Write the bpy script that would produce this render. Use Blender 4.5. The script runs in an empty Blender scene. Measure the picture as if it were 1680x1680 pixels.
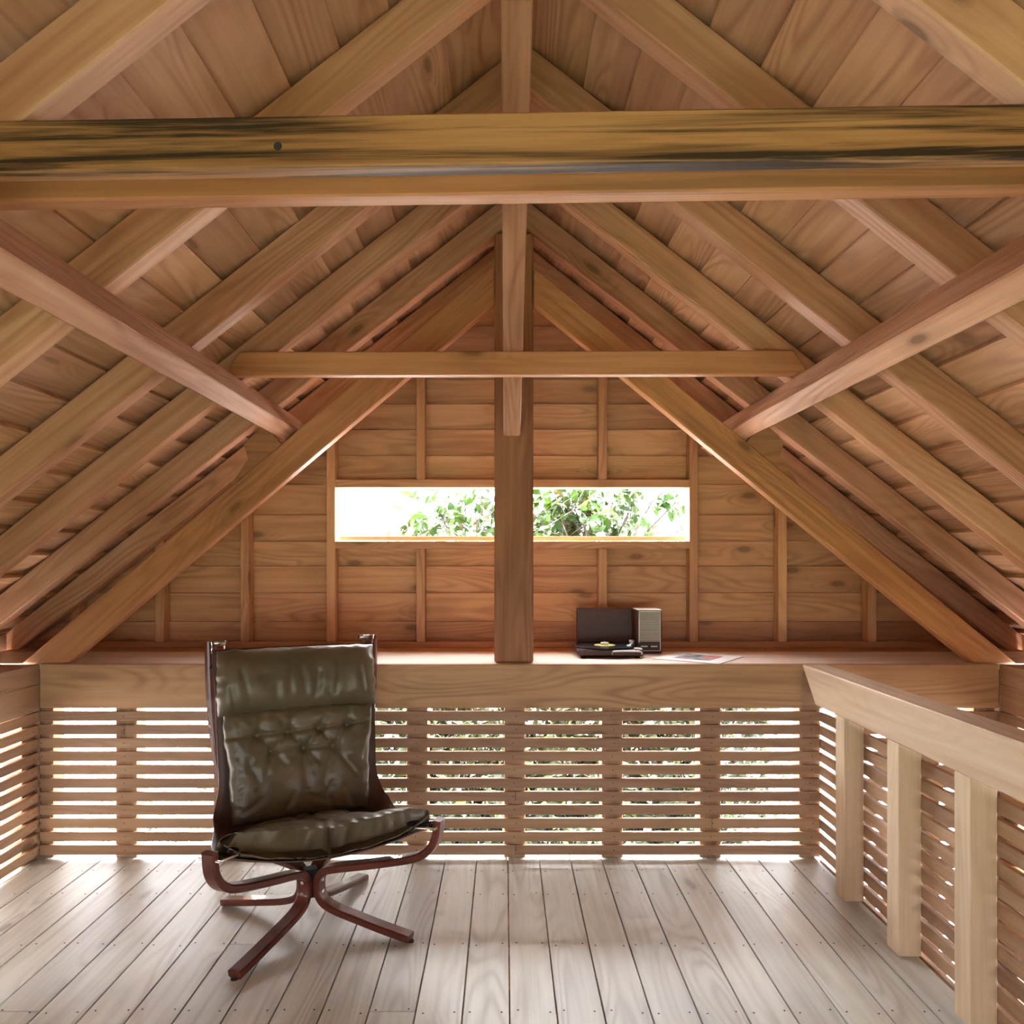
import bpy, bmesh, math, random
from mathutils import Vector, Matrix, noise

random.seed(7)
S = bpy.context.scene
COL = S.collection

# ------------------------------------------------------------------ camera, sky, exposure
cam_d = bpy.data.cameras.new('camera')
cam = bpy.data.objects.new('camera', cam_d)
COL.objects.link(cam)
cam.location = (0, 0, 1.3)
cam.rotation_euler = (math.pi / 2, 0, 0)
cam_d.sensor_width = 36
cam_d.lens = 36 * 1275 / 1680
cam_d.shift_x = 12 / 1680
cam_d.shift_y = 76 / 1680
cam_d.clip_start = 0.02
S.camera = cam

w = bpy.data.worlds.new('sky')
S.world = w
w.use_nodes = True
bg = w.node_tree.nodes['Background']
bg.inputs[0].default_value = (0.94, 0.965, 1.0, 1)
# hazy sky, with a bright lobe beyond the gable shaped for window light
_nt = w.node_tree
_tc = _nt.nodes.new('ShaderNodeTexCoord')
_dt = _nt.nodes.new('ShaderNodeVectorMath')
_dt.operation = 'DOT_PRODUCT'
_dt.inputs[1].default_value = (0.0, 0.60, 0.80)
_mr = _nt.nodes.new('ShaderNodeMapRange')
_mr.interpolation_type = 'SMOOTHSTEP'
_mr.inputs['From Min'].default_value = 0.35
_mr.inputs['From Max'].default_value = 1.0
_mr.inputs['To Min'].default_value = 1.6
_mr.inputs['To Max'].default_value = 19.0
_nt.links.new(_tc.outputs['Generated'], _dt.inputs[0])
_nt.links.new(_dt.outputs['Value'], _mr.inputs['Value'])
_nt.links.new(_mr.outputs[0], bg.inputs[1])
sun_d = bpy.data.lights.new('sun', 'SUN')
sun_d.energy = 26
sun_d.angle = math.radians(1.0)
sun_d.color = (1.0, 0.98, 0.95)
sun = bpy.data.objects.new('sun', sun_d)
COL.objects.link(sun)
sun.rotation_euler = (math.radians(13), math.radians(8), 0)

S.view_settings.view_transform = 'Standard'
S.view_settings.look = 'None'
S.view_settings.gamma = 1
S.view_settings.use_curve_mapping = False
S.view_settings.exposure = 1.84

# ------------------------------------------------------------------ materials
def mat(name):
    m = bpy.data.materials.new(name)
    m.use_nodes = True
    nt = m.node_tree
    return m, nt, nt.nodes['Principled BSDF']

def N(nt, typ, **kw):
    n = nt.nodes.new(typ)
    for k, v in kw.items():
        setattr(n, k, v)
    return n

def math_node(nt, op, a, b=None):
    n = N(nt, 'ShaderNodeMath', operation=op)
    for i, v in enumerate((a, b)):
        if v is None:
            continue
        if isinstance(v, (int, float)):
            n.inputs[i].default_value = v
        else:
            nt.links.new(v, n.inputs[i])
    return n.outputs[0]

def ramp(nt, fac, stops):
    n = N(nt, 'ShaderNodeValToRGB')
    cr = n.color_ramp
    while len(cr.elements) < len(stops):
        cr.elements.new(0.5)
    for e, (p, c) in zip(cr.elements, stops):
        e.position = p
        e.color = (*c, 1)
    nt.links.new(fac, n.inputs[0])
    return n.outputs[0]

def mix(nt, fac, a, b, blend='MIX'):
    n = N(nt, 'ShaderNodeMix', data_type='RGBA', blend_type=blend)
    for sock, v in ((0, fac), (6, a), (7, b)):
        if isinstance(v, (int, float)):
            n.inputs[sock].default_value = v
        elif isinstance(v, tuple):
            n.inputs[sock].default_value = (*v, 1)
        else:
            nt.links.new(v, n.inputs[sock])
    return n.outputs[2]

def wood(name, light, mid, dark, rough=0.55, figure=0.5, knots=0.5, streak=0.0, tint=0.25, streak_col=(0.03, 0.02, 0.01), coat=0.0, spalt=0.93, grad=0.0):
    """sawn timber: grain coordinates come from the 'gc' attribute (x along the board, metres), board tint from 'rnd'"""
    m, nt, b = mat(name)
    L = nt.links.new
    at = N(nt, 'ShaderNodeAttribute', attribute_name='gc').outputs['Vector']
    rnd = N(nt, 'ShaderNodeAttribute', attribute_name='rnd').outputs['Fac']
    def scaled(sx, sy, sz):
        v = N(nt, 'ShaderNodeVectorMath', operation='MULTIPLY')
        L(at, v.inputs[0]); v.inputs[1].default_value = (sx, sy, sz)
        return v.outputs[0]
    def noi(vec, detail=2.0, r=0.5, dist=0.0):
        n = N(nt, 'ShaderNodeTexNoise')
        L(vec, n.inputs['Vector']); n.inputs['Scale'].default_value = 1
        n.inputs['Detail'].default_value = detail; n.inputs['Roughness'].default_value = r
        n.inputs['Distortion'].default_value = dist
        return n.outputs['Fac']
    flow = noi(scaled(0.9, 6.5, 6.5), 1.2, 0.4)
    if knots > 0:
        # scattered knots; the growth rings bend round them
        sep = N(nt, 'ShaderNodeSeparateXYZ'); L(at, sep.inputs[0])
        cmb = N(nt, 'ShaderNodeCombineXYZ')
        L(math_node(nt, 'MULTIPLY', sep.outputs[0], 2.0), cmb.inputs[0])
        L(math_node(nt, 'MULTIPLY', math_node(nt, 'ADD', sep.outputs[1], sep.outputs[2]), 5.5), cmb.inputs[1])
        vo = N(nt, 'ShaderNodeTexVoronoi', voronoi_dimensions='2D')
        L(cmb.outputs[0], vo.inputs['Vector'])
        vo.inputs['Scale'].default_value = 1
        sel = N(nt, 'ShaderNodeSeparateColor'); L(vo.outputs['Color'], sel.inputs[0])
        pick = math_node(nt, 'GREATER_THAN', sel.outputs[0], 1 - 0.45 * knots)
        kd = math_node(nt, 'MULTIPLY', pick, ramp(nt, vo.outputs['Distance'], [(0.0, (1, 1, 1)), (0.05, (0.95, 0.95, 0.95)), (0.075, (0.4, 0.4, 0.4)), (0.12, (0, 0, 0))]))
        halo = math_node(nt, 'MULTIPLY', pick, ramp(nt, vo.outputs['Distance'], [(0.0, (1, 1, 1)), (0.30, (0, 0, 0))]))
        flow = math_node(nt, 'ADD', flow, math_node(nt, 'MULTIPLY', halo, 0.16))
    rings = math_node(nt, 'SINE', math_node(nt, 'MULTIPLY', flow, 95.0))
    rings = math_node(nt, 'ADD', math_node(nt, 'MULTIPLY', rings, 0.5), 0.5)
    rings = math_node(nt, 'POWER', rings, 2.0)
    ringmod = noi(scaled(1.1, 9, 9), 1)
    rings = math_node(nt, 'MULTIPLY', rings, N_clamp(nt, math_node(nt, 'MULTIPLY', math_node(nt, 'SUBTRACT', ringmod, 0.36), 3.6)))
    fib = noi(scaled(5, 160, 160), 2)
    fib2 = noi(scaled(1.2, 38, 38), 2)
    broad = noi(scaled(1.6, 5, 5), 2)
    f = math_node(nt, 'ADD', math_node(nt, 'MULTIPLY', fib2, 0.45), math_node(nt, 'MULTIPLY', broad, 0.55))
    base = ramp(nt, f, [(0.30, dark), (0.47, mid), (0.68, light)])
    ringed = mix(nt, math_node(nt, 'MULTIPLY', rings, figure), base, tuple(c * 0.60 for c in dark[:1]) + tuple(c * 0.5 for c in dark[1:]))
    fibd = math_node(nt, 'MULTIPLY', math_node(nt, 'SUBTRACT', fib, 0.42), 1.3)
    fibd = N_clamp(nt, fibd)
    c = mix(nt, math_node(nt, 'MULTIPLY', fibd, 0.5), ringed, dark)
    # board to board variation
    hv = N(nt, 'ShaderNodeHueSaturation')
    L(c, hv.inputs['Color'])
    L(math_node(nt, 'ADD', math_node(nt, 'MULTIPLY', rnd, 0.010), 0.490), hv.inputs['Hue'])
    L(math_node(nt, 'ADD', math_node(nt, 'MULTIPLY', rnd, tint), 1.0 - tint * 0.5), hv.inputs['Value'])
    c = hv.outputs[0]
    if streak > 0:
        sn = noi(scaled(0.9, 34, 34), 5, 0.65, 0.5)
        sb = noi(scaled(0.9, 4, 4), 1)
        if grad:
            sg_ = N(nt, 'ShaderNodeSeparateXYZ'); L(at, sg_.inputs[0])
            sb = math_node(nt, 'ADD', sb, math_node(nt, 'MULTIPLY', sg_.outputs[0], grad))
        sm = N_clamp(nt, math_node(nt, 'MULTIPLY', math_node(nt, 'SUBTRACT', math_node(nt, 'ADD', sn, math_node(nt, 'MULTIPLY', sb, 0.7)), spalt), 7.0))
        c = mix(nt, math_node(nt, 'MULTIPLY', sm, streak), c, streak_col)
    if knots > 0:
        c = mix(nt, math_node(nt, 'MULTIPLY', kd, 0.9), c, tuple(x * 0.22 for x in dark))
        c = mix(nt, math_node(nt, 'MULTIPLY', halo, 0.5), c, dark)
    L(c, b.inputs['Base Color'])
    b.inputs['Roughness'].default_value = rough
    b.inputs['Specular IOR Level'].default_value = 0.35
    b.inputs['Coat Weight'].default_value = coat
    bp = N(nt, 'ShaderNodeBump'); bp.inputs['Strength'].default_value = 0.12; bp.inputs['Distance'].default_value = 0.002
    L(math_node(nt, 'ADD', fib, rings), bp.inputs['Height'])
    L(bp.outputs[0], b.inputs['Normal'])
    return m

def N_clamp(nt, v):
    n = N(nt, 'ShaderNodeClamp')
    nt.links.new(v, n.inputs[0])
    return n.outputs[0]

def plain(name, col, rough=0.5, metal=0.0, coat=0.0, bump=0.0, bscale=200, vary=0.0, spec=0.5):
    m, nt, b = mat(name)
    b.inputs['Base Color'].default_value = (*col, 1)
    b.inputs['Roughness'].default_value = rough
    b.inputs['Metallic'].default_value = metal
    b.inputs['Coat Weight'].default_value = coat
    b.inputs['Specular IOR Level'].default_value = spec
    if bump or vary:
        tc = N(nt, 'ShaderNodeTexCoord')
        n = N(nt, 'ShaderNodeTexNoise'); n.inputs['Scale'].default_value = bscale; n.inputs['Detail'].default_value = 4
        nt.links.new(tc.outputs['Object'], n.inputs['Vector'])
        if bump:
            bp = N(nt, 'ShaderNodeBump'); bp.inputs['Strength'].default_value = bump; bp.inputs['Distance'].default_value = 0.002
            nt.links.new(n.outputs['Fac'], bp.inputs['Height']); nt.links.new(bp.outputs[0], b.inputs['Normal'])
        if vary:
            n2 = N(nt, 'ShaderNodeTexNoise'); n2.inputs['Scale'].default_value = bscale * 0.08; n2.inputs['Detail'].default_value = 3
            nt.links.new(tc.outputs['Object'], n2.inputs['Vector'])
            c = ramp(nt, n2.outputs['Fac'], [(0.3, tuple(x * (1 - vary) for x in col)), (0.7, tuple(min(1, x * (1 + vary)) for x in col))])
            nt.links.new(c, b.inputs['Base Color'])
    return m

M = {}
M['rafter'] = wood('rafter_timber', (0.68, 0.42, 0.265), (0.54, 0.29, 0.162), (0.35, 0.168, 0.082), figure=0.42, knots=0.7, tint=0.30)
M['board'] = wood('roof_board', (0.68, 0.425, 0.25), (0.57, 0.335, 0.18), (0.41, 0.205, 0.10), figure=0.42, knots=0.9, tint=0.4)
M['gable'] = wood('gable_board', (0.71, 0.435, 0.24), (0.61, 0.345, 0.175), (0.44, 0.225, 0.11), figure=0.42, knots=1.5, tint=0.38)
M['post'] = wood('post_timber', (0.48, 0.25, 0.12), (0.39, 0.185, 0.085), (0.25, 0.115, 0.05), figure=0.4, knots=0.2)
M['principal'] = wood('principal_timber', (0.68, 0.37, 0.165), (0.56, 0.275, 0.108), (0.39, 0.175, 0.065), figure=0.3, knots=0.3, streak=0.4, streak_col=(0.14, 0.065, 0.03))
M['spalted'] = wood('spalted_timber', (0.58, 0.335, 0.145), (0.46, 0.25, 0.098), (0.28, 0.14, 0.05), figure=0.25, knots=0, streak=0.95, streak_col=(0.020, 0.014, 0.008), spalt=0.80, grad=0.03)
M['floor'] = wood('floor_board', (0.63, 0.65, 0.61), (0.54, 0.545, 0.50), (0.395, 0.38, 0.335), rough=0.42, figure=0.38, knots=0.3, tint=0.25)
M['pale'] = wood('pale_timber', (0.68, 0.56, 0.40), (0.60, 0.46, 0.31), (0.46, 0.33, 0.21), figure=0.18, knots=0.2, tint=0.15)
M['slat'] = wood('slat_timber', (0.48, 0.33, 0.21), (0.40, 0.26, 0.155), (0.30, 0.18, 0.10), figure=0.25, knots=0.3, tint=0.4)
M['apron'] = wood('apron_timber', (0.55, 0.37, 0.21), (0.48, 0.30, 0.16), (0.34, 0.20, 0.10), figure=0.5, knots=0.2, tint=0.1)
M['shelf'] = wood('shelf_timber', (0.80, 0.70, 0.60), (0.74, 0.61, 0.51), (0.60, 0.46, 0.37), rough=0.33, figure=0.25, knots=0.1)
M['nail'] = plain('nail_steel', (0.03, 0.025, 0.02), 0.6)

# ------------------------------------------------------------------ mesh helpers
def frame(origin, xdir, zhint=(0, 0, 1)):
    x = Vector(xdir).normalized()
    z = Vector(zhint)
    y = z.cross(x).normalized()
    z = x.cross(y)
    m = Matrix((x, y, z)).transposed().to_4x4()
    m.translation = Vector(origin)
    return m

class MB:
    """collects boxes and hexahedra; build() links them as one mesh object"""
    def __init__(self):
        self.bm = bmesh.new()
        self.gc = self.bm.verts.layers.float_vector.new('gc')
        self.rn = self.bm.verts.layers.float.new('rnd')
    def hexa(self, c, bevel=0.003, rnd=None, mat=0, M=None, gx=0, off=None):
        """c: eight corners, (x0 y0 z0)(x1 y0 z0)(x1 y1 z0)(x0 y1 z0) then the same at z1; gx = axis of the grain"""
        t = bmesh.new()
        v = [t.verts.new(p) for p in c]
        for f in ((0, 3, 2, 1), (4, 5, 6, 7), (0, 1, 5, 4), (1, 2, 6, 5), (2, 3, 7, 6), (3, 0, 4, 7)):
            t.faces.new([v[i] for i in f])
        if bevel > 0:
            bmesh.ops.bevel(t, geom=list(t.edges), offset=bevel, segments=1, affect='EDGES', profile=0.5)
        self.add(t, rnd, mat, M, gx, off)
    def add(self, t, rnd=None, mat=0, M=None, gx=0, off=None):
        r = random.random() if rnd is None else rnd
        ro = Vector((random.uniform(0, 50), random.uniform(0, 50), random.uniform(0, 50)))
        off = ro if off is None else Vector(off)
        order = {0: (0, 1, 2), 1: (1, 0, 2), 2: (2, 0, 1)}[gx]
        mp = {}
        for v in t.verts:
            co = v.co
            n = self.bm.verts.new(M @ co if M else co)
            n[self.gc] = Vector((co[order[0]], co[order[1]], co[order[2]])) + off
            n[self.rn] = r
            mp[v] = n
        for f in t.faces:
            try:
                nf = self.bm.faces.new([mp[v] for v in f.verts])
                nf.material_index = mat
                nf.smooth = f.smooth
            except ValueError:
                pass
        t.free()
    def box(self, a, b, bevel=0.003, rnd=None, mat=0, M=None, gx=0):
        (x0, y0, z0), (x1, y1, z1) = a, b
        self.hexa([(x0, y0, z0), (x1, y0, z0), (x1, y1, z0), (x0, y1, z0), (x0, y0, z1), (x1, y0, z1), (x1, y1, z1), (x0, y1, z1)], bevel, rnd, mat, M, gx)
    def cyl(self, a, b, r, seg=10, r2=None, mat=0, smooth=True):
        a, b = Vector(a), Vector(b)
        m = frame((a + b) / 2, b - a, (0, 0, 1) if abs((b - a).normalized().z) < 0.9 else (1, 0, 0)) @ Matrix.Rotation(math.pi / 2, 4, 'Y')
        t = bmesh.new()
        bmesh.ops.create_cone(t, cap_ends=True, segments=seg, radius1=r, radius2=r if r2 is None else r2, depth=(b - a).length, matrix=m)
        for f in t.faces:
            f.smooth = smooth and len(f.verts) == 4
        self.add(t, mat=mat)
    def build(self, name, mats, parent=None, M=None, loc=None):
        me = bpy.data.meshes.new(name)
        bmesh.ops.recalc_face_normals(self.bm, faces=list(self.bm.faces))
        self.bm.to_mesh(me)
        self.bm.free()
        return link(name, me, mats, parent, M)

def link(name, me, mats, parent=None, M=None):
    for m in (mats if isinstance(mats, (list, tuple)) else [mats]):
        me.materials.append(m)
    o = bpy.data.objects.new(name, me)
    COL.objects.link(o)
    if parent:
        o.parent = parent
    if M is not None:
        o.matrix_local = M
    return o

def tag(o, label=None, cat=None, group=None, kind=None):
    if label: o['label'] = label
    if cat: o['category'] = cat
    if group: o['group'] = group
    if kind: o['kind'] = kind
    return o

def empty(name, loc=(0, 0, 0), rz=0):
    o = bpy.data.objects.new(name, None)
    COL.objects.link(o)
    o.location = loc
    o.rotation_euler = (0, 0, rz)
    o.empty_display_size = 0.1
    return o

def timber(name, c, material, Mx=None, parent=None, bevel=0.004, gx=0, off=None):
    b = MB()
    b.hexa(c, bevel, gx=gx, off=off)
    return b.build(name, material, parent, Mx)

def boxc(x0, x1, y0, y1, z0, z1):
    return [(x0, y0, z0), (x1, y0, z0), (x1, y1, z0), (x0, y1, z0), (x0, y0, z1), (x1, y0, z1), (x1, y1, z1), (x0, y1, z1)]

def tubes(paths, seg=8):
    """bmesh of round tubes; paths = [(points, radius or radii)]"""
    t = bmesh.new()
    for pts, rad in paths:
        pts = [Vector(p) for p in pts]
        rings = []
        up = Vector((0.13, 0.31, 0.94))
        for i, p in enumerate(pts):
            d = (pts[min(i + 1, len(pts) - 1)] - pts[max(i - 1, 0)]).normalized()
            a = d.cross(up).normalized(); b2 = d.cross(a)
            r = rad[i] if isinstance(rad, (list, tuple)) else rad
            rings.append([t.verts.new(p + (a * math.cos(k * 2 * math.pi / seg) + b2 * math.sin(k * 2 * math.pi / seg)) * r) for k in range(seg)])
        for r0, r1 in zip(rings, rings[1:]):
            for k in range(seg):
                f = t.faces.new([r0[k], r0[(k + 1) % seg], r1[(k + 1) % seg], r1[k]]); f.smooth = True
        t.faces.new(rings[0][::-1]); t.faces.new(rings[-1])
    return t

def tube_obj(name, paths, material, parent=None, seg=8):
    b = MB()
    b.add(tubes(paths, seg))
    return b.build(name, material, parent)

# ------------------------------------------------------------------ dimensions
YB = 3.362            # inner face of the back slat screen
ZS = 0.842            # shelf top
XL, XR = -2.013, 2.14  # side walls
XRAIL = 1.285         # inner face of the railing
Y0 = -1.5             # room end behind the camera, left open low for fill light
RX, RZ, SL = 0.04, 2.797, 0.788     # ridge line at the rafters' underside, roof slope
TH = math.atan(SL); CS, SN = math.cos(TH), math.sin(TH)
RD = 0.105            # rafter depth
SLAT_TOP = [0.637 - 0.0579 * i for i in range(11)]
SLAT_H = 0.0415

def roof_z(x, n=0.0):
    return RZ + n / CS - SL * abs(x - RX)

random.seed(100)
# ------------------------------------------------------------------ floor
fl = MB()
x = XL - 0.02
PW = 0.1348
x = -0.118 - PW * 15 + 0.118 - 0.0
edges = [0.149 + PW * k for k in range(-17, 10)]
lo, hi = XL - 0.03, 1.352
cuts = [lo] + [e for e in edges if lo + 0.03 < e < hi - 0.03] + [hi]
joist_y = [3.24, 3.013, 2.618, 2.23, 1.84, 1.45, 1.06, 0.67, 0.28, -0.11, -0.5, -0.9, -1.3]
for a, b in zip(cuts, cuts[1:]):
    r = random.random()
    brk = random.choice(joist_y[2:7]) if random.random() < 0.6 else None
    segs = [(Y0, YB + 0.055)] if brk is None else [(Y0, brk - 0.0008), (brk + 0.0008, YB + 0.055)]
    for s0, s1 in segs:
        fl.box((a + 0.0022, s0, -0.024), (b - 0.0022, s1, 0), 0.0012, None, 0, None, 1)
    for jy in joist_y[:10]:
        for dx in (0.022, b - a - 0.022):
            nx = a + dx + random.uniform(-0.004, 0.004); ny = jy + random.uniform(-0.012, 0.012)
            fl.cyl((nx, ny, -0.004), (nx, ny, 0.0006), 0.0032, 8, mat=1, smooth=False)
floor = tag(fl.build('floor', [M['floor'], M['nail']]), kind='structure')
for jy in joist_y:
    timber('joist', boxc(lo, hi, jy - 0.03, jy + 0.03, -0.14, -0.0245), M['rafter'], parent=floor)

random.seed(101)
# ------------------------------------------------------------------ ceiling boards (lapped, running along the roof)
ce = MB()
BP = 0.157
for sg in (-1, 1):
    nrow = 21
    for i in range(nrow):
        q0 = 0.02 + i * BP       # upper edge of the board, measured down the slope from the ridge
        q1 = q0 + BP + 0.012
        if i == 0: q0 = -0.06 if False else 0.0
        o0, o1 = RD + 0.001, RD + 0.026      # inner face: upper edge nearer the room, lower edge set back
        th = 0.016
        def P(q, o, y):
            return (RX + sg * (q * CS + o * SN), y, RZ - q * SN + o * CS)
        qa = q0 if i else -(RD) * math.tan(TH)
        y_a, y_b = Y0 - 0.3, 4.25
        c = [P(q1, o1, y_a), P(qa, o0, y_a), P(qa, o0, y_b), P(q1, o1, y_b), P(q1, o1 + 0.014, y_a), P(qa, o0 + 0.0245, y_a), P(qa, o0 + 0.0245, y_b), P(q1, o1 + 0.014, y_b)]
        if sg < 0:
            c = [c[1], c[0], c[3], c[2], c[5], c[4], c[7], c[6]]
        ce.hexa(c, 0.0015, None, 0, None, 1)
ceiling = tag(ce.build('ceiling', M['board']), kind='structure')


cap = MB()
cap.hexa([(RX - 0.16, Y0 - 0.3, RZ - 0.155 * SL + 0.165), (RX, Y0 - 0.3, RZ + 0.165), (RX, 4.25, RZ + 0.165), (RX - 0.16, 4.25, RZ - 0.155 * SL + 0.165),
          (RX - 0.16, Y0 - 0.3, RZ - 0.155 * SL + 0.185), (RX, Y0 - 0.3, RZ + 0.185), (RX, 4.25, RZ + 0.185), (RX - 0.16, 4.25, RZ - 0.155 * SL + 0.185)], 0, None, 0, None, 1)
cap.hexa([(RX, Y0 - 0.3, RZ + 0.165), (RX + 0.16, Y0 - 0.3, RZ - 0.155 * SL + 0.165), (RX + 0.16, 4.25, RZ - 0.155 * SL + 0.165), (RX, 4.25, RZ + 0.165),
          (RX, Y0 - 0.3, RZ + 0.185), (RX + 0.16, Y0 - 0.3, RZ - 0.155 * SL + 0.185), (RX + 0.16, 4.25, RZ - 0.155 * SL + 0.185), (RX, 4.25, RZ + 0.185)], 0, None, 0, None, 1)
cap.build('ridge_cap', M['board'], ceiling)
# storey below, seen only through the stair opening and the floor gaps
lw = MB()
for a, b in (((XL - 0.05, YB + 0.06, -2.4), (1.38, YB + 0.1, -0.03)), ((1.38, YB + 0.06, -2.4), (XR + 0.05, YB + 0.1, -0.62)), ((XL - 0.09, Y0 - 0.05, -2.4), (XL - 0.05, YB + 0.1, -0.03)), ((XR + 0.05, Y0 - 0.05, -2.4), (XR + 0.09, YB + 0.1, -0.62)), ((XL - 0.05, Y0 - 0.09, -2.4), (XR + 0.05, Y0 - 0.05, -0.03)), ((XL - 0.05, Y0 - 0.05, -2.4), (XR + 0.05, YB + 0.06, -2.35))):
    lw.box(a, b, 0)
tag(lw.build('wall_lower', M['slat']), kind='structure')

random.seed(102)
# ------------------------------------------------------------------ gable wall with its studs and window
YW = 4.05
wb = MB()
rows = [0.842, 0.960, 1.109, 1.249, 1.386, 1.5255, 1.684, 1.824, 1.961, 2.094, 2.221, 2.36, 2.50, 2.64, 2.78, 2.92]
WX0, WX1, WZ0, WZ1 = -0.868, 0.946, 1.3875, 1.6625
for z0, z1 in zip(rows, rows[1:]):
    def half(z):
        return max(0.004, (RZ + (RD + 0.021) / CS - z) / SL)
    zt = z1 + 0.010
    def bd(xa0, xa1, xb0, xb1, rnd=None):
        ya, yb = YW + 0.022, YW
        c = [(xa0, ya, z0), (xa1, ya, z0), (xa1, ya + 0.010, z0), (xa0, ya + 0.010, z0), (xb0, yb, zt), (xb1, yb, zt), (xb1, yb + 0.0235, zt), (xb0, yb + 0.0235, zt)]
        wb.hexa(c, 0.0012, rnd)
    h0, h1 = half(z0), half(zt)
    if 1.38 < z0 < 1.6:
        if zt > WZ1: pass
        zt = min(zt, z1)
        bd(RX - h0, WX0 - 0.012, RX - half(zt), WX0 - 0.012)
        bd(WX1 + 0.012, RX + h0, WX1 + 0.012, RX + half(zt))
    else:
        if z1 > 1.37 and z1 < 1.39: zt = z1
        cutx = random.choice([-1.33, -0.431, 0.5026, 1.4235])
        if abs(cutx) < h1 - 0.05:
            bd(RX - h0, cutx, RX - h1, cutx); bd(cutx + 0.001, RX + h0, cutx + 0.001, RX + h1)
        else:
            bd(RX - h0, RX + h0, RX - h1, RX + h1)
wall_back = tag(wb.build('wall_back', M['gable']), kind='structure')
SW = 0.022
YS = 3.978
for xs in (-1.768, -1.330, -0.890, -0.431, 0.5026, 0.968, 1.4235, 1.882, -2.2, 2.3):
    top = min(roof_z(xs - SW), roof_z(xs + SW)) + 0.10
    spans = [(ZS + 0.03, top)]
    if abs(xs) < 0.6:
        spans = [(ZS + 0.03, 1.349), (1.704, top)]
    for a, b in spans:
        timber('stud', boxc(xs - SW, xs + SW, YS, YW - 0.001, a, b), M['gable'], parent=wall_back, bevel=0.002, gx=2)
timber('bottom_plate', boxc(-2.45, 2.53, YS, YW - 0.001, ZS, ZS + 0.0295), M['gable'], parent=wall_back, bevel=0.002)
win = tag(empty('window_1', (0, YW, WZ0)), kind='structure')
def wpart(name, c, m=M['gable'], gx=0):
    o = timber(name, [(p[0], p[1] - YW, p[2] - WZ0) for p in c], m, parent=win, bevel=0.002, gx=gx)
    return o
wpart('window_header', boxc(WX0, WX1, YS, YW + 0.03, WZ1, WZ1 + 0.041))
wpart('window_sill', boxc(WX0, WX1, YS, YW + 0.03, WZ0 - 0.038, WZ0))
wpart('window_batten', boxc(-0.886, 0.968, YW + 0.11, YW + 0.135, 1.394, 1.418), M['post'])
wpart('window_jamb', boxc(WX0 - 0.011, WX0, YW, YW + 0.03, WZ0 - 0.03, WZ1 + 0.03), gx=2)
wpart('window_jamb', boxc(WX1, WX1 + 0.011, YW, YW + 0.03, WZ0 - 0.03, WZ1 + 0.03), gx=2)

random.seed(103)
# ------------------------------------------------------------------ unseen end wall behind the camera; low opening and window added for fill light
rb = MB()
BW0, BW1, BZ0, BZ1 = -0.868, 0.946, 1.425, 1.6
YR = Y0 - 0.05
zs = [0.842, 0.99, 1.135, 1.28, 1.425, 1.6, 1.775, 1.95, 2.1, 2.25, 2.4, 2.55, 2.7, 2.85]
for z0, z1 in zip(zs, zs[1:]):
    hh = lambda z: max(0.004, (RZ + (RD + 0.002) / CS - z) / SL)
    spans = [(RX - hh(z0), RX + hh(z0), RX - hh(z1), RX + hh(z1))]
    if BZ0 - 0.01 < z0 < BZ1 - 0.01:
        spans = [(RX - hh(z0), BW0, RX - hh(z1), BW0), (BW1, RX + hh(z0), BW1, RX + hh(z1))]
    for a, b, c2, d2 in spans:
        rb.hexa([(a, YR, z0), (b, YR, z0), (b, YR + 0.02, z0), (a, YR + 0.02, z0), (c2, YR, z1), (d2, YR, z1), (d2, YR + 0.02, z1), (c2, YR + 0.02, z1)], 0.001)
tag(rb.build('wall_front', M['post']), kind='structure')  # dark timber, to keep bounced light off the beam faces

random.seed(106)
# ------------------------------------------------------------------ shelf and side ledges
sh = empty('shelf', (0, YB, ZS - 0.19))
def rel(c, o):
    return [(p[0] - o.location[0], p[1] - o.location[1], p[2] - o.location[2]) for p in c]
st = MB()
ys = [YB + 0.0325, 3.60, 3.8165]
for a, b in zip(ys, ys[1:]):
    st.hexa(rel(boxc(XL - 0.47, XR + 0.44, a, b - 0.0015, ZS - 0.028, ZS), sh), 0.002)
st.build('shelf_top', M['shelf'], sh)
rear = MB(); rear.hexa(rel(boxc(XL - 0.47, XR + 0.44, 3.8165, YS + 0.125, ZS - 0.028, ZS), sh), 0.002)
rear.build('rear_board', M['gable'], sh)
timber('apron', rel(boxc(XL, XR, YB, YB + 0.032, 0.651, ZS - 0.0005), sh), M['apron'], parent=sh)
tag(sh, 'long wooden shelf under the gable window, with a deep apron over the slats', 'shelf')
for sg, nm, xa, xb in ((-1, 'left', XL - 0.49, XL), (1, 'right', XR, XR + 0.46)):
    led = MB()
    led.box((xa if sg < 0 else xa + 0.02, Y0, ZS - 0.028), (xb - 0.02 if sg < 0 else xb, YB - 0.006, ZS), 0.002, None, 0, None, 1)
    xo = xa if sg < 0 else xb
    led.box((min(xo, xo + sg * 0.05), Y0, ZS - 0.1), (max(xo, xo + sg * 0.05), 4.2, ZS + 0.075), 0.002, None, 0, None, 1)
    o = led.build('wall_ledge', M['slat'])
    tag(o, 'narrow wooden ledge at the rafter feet above the %s slatted wall' % nm, 'ledge')

random.seed(104)
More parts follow.
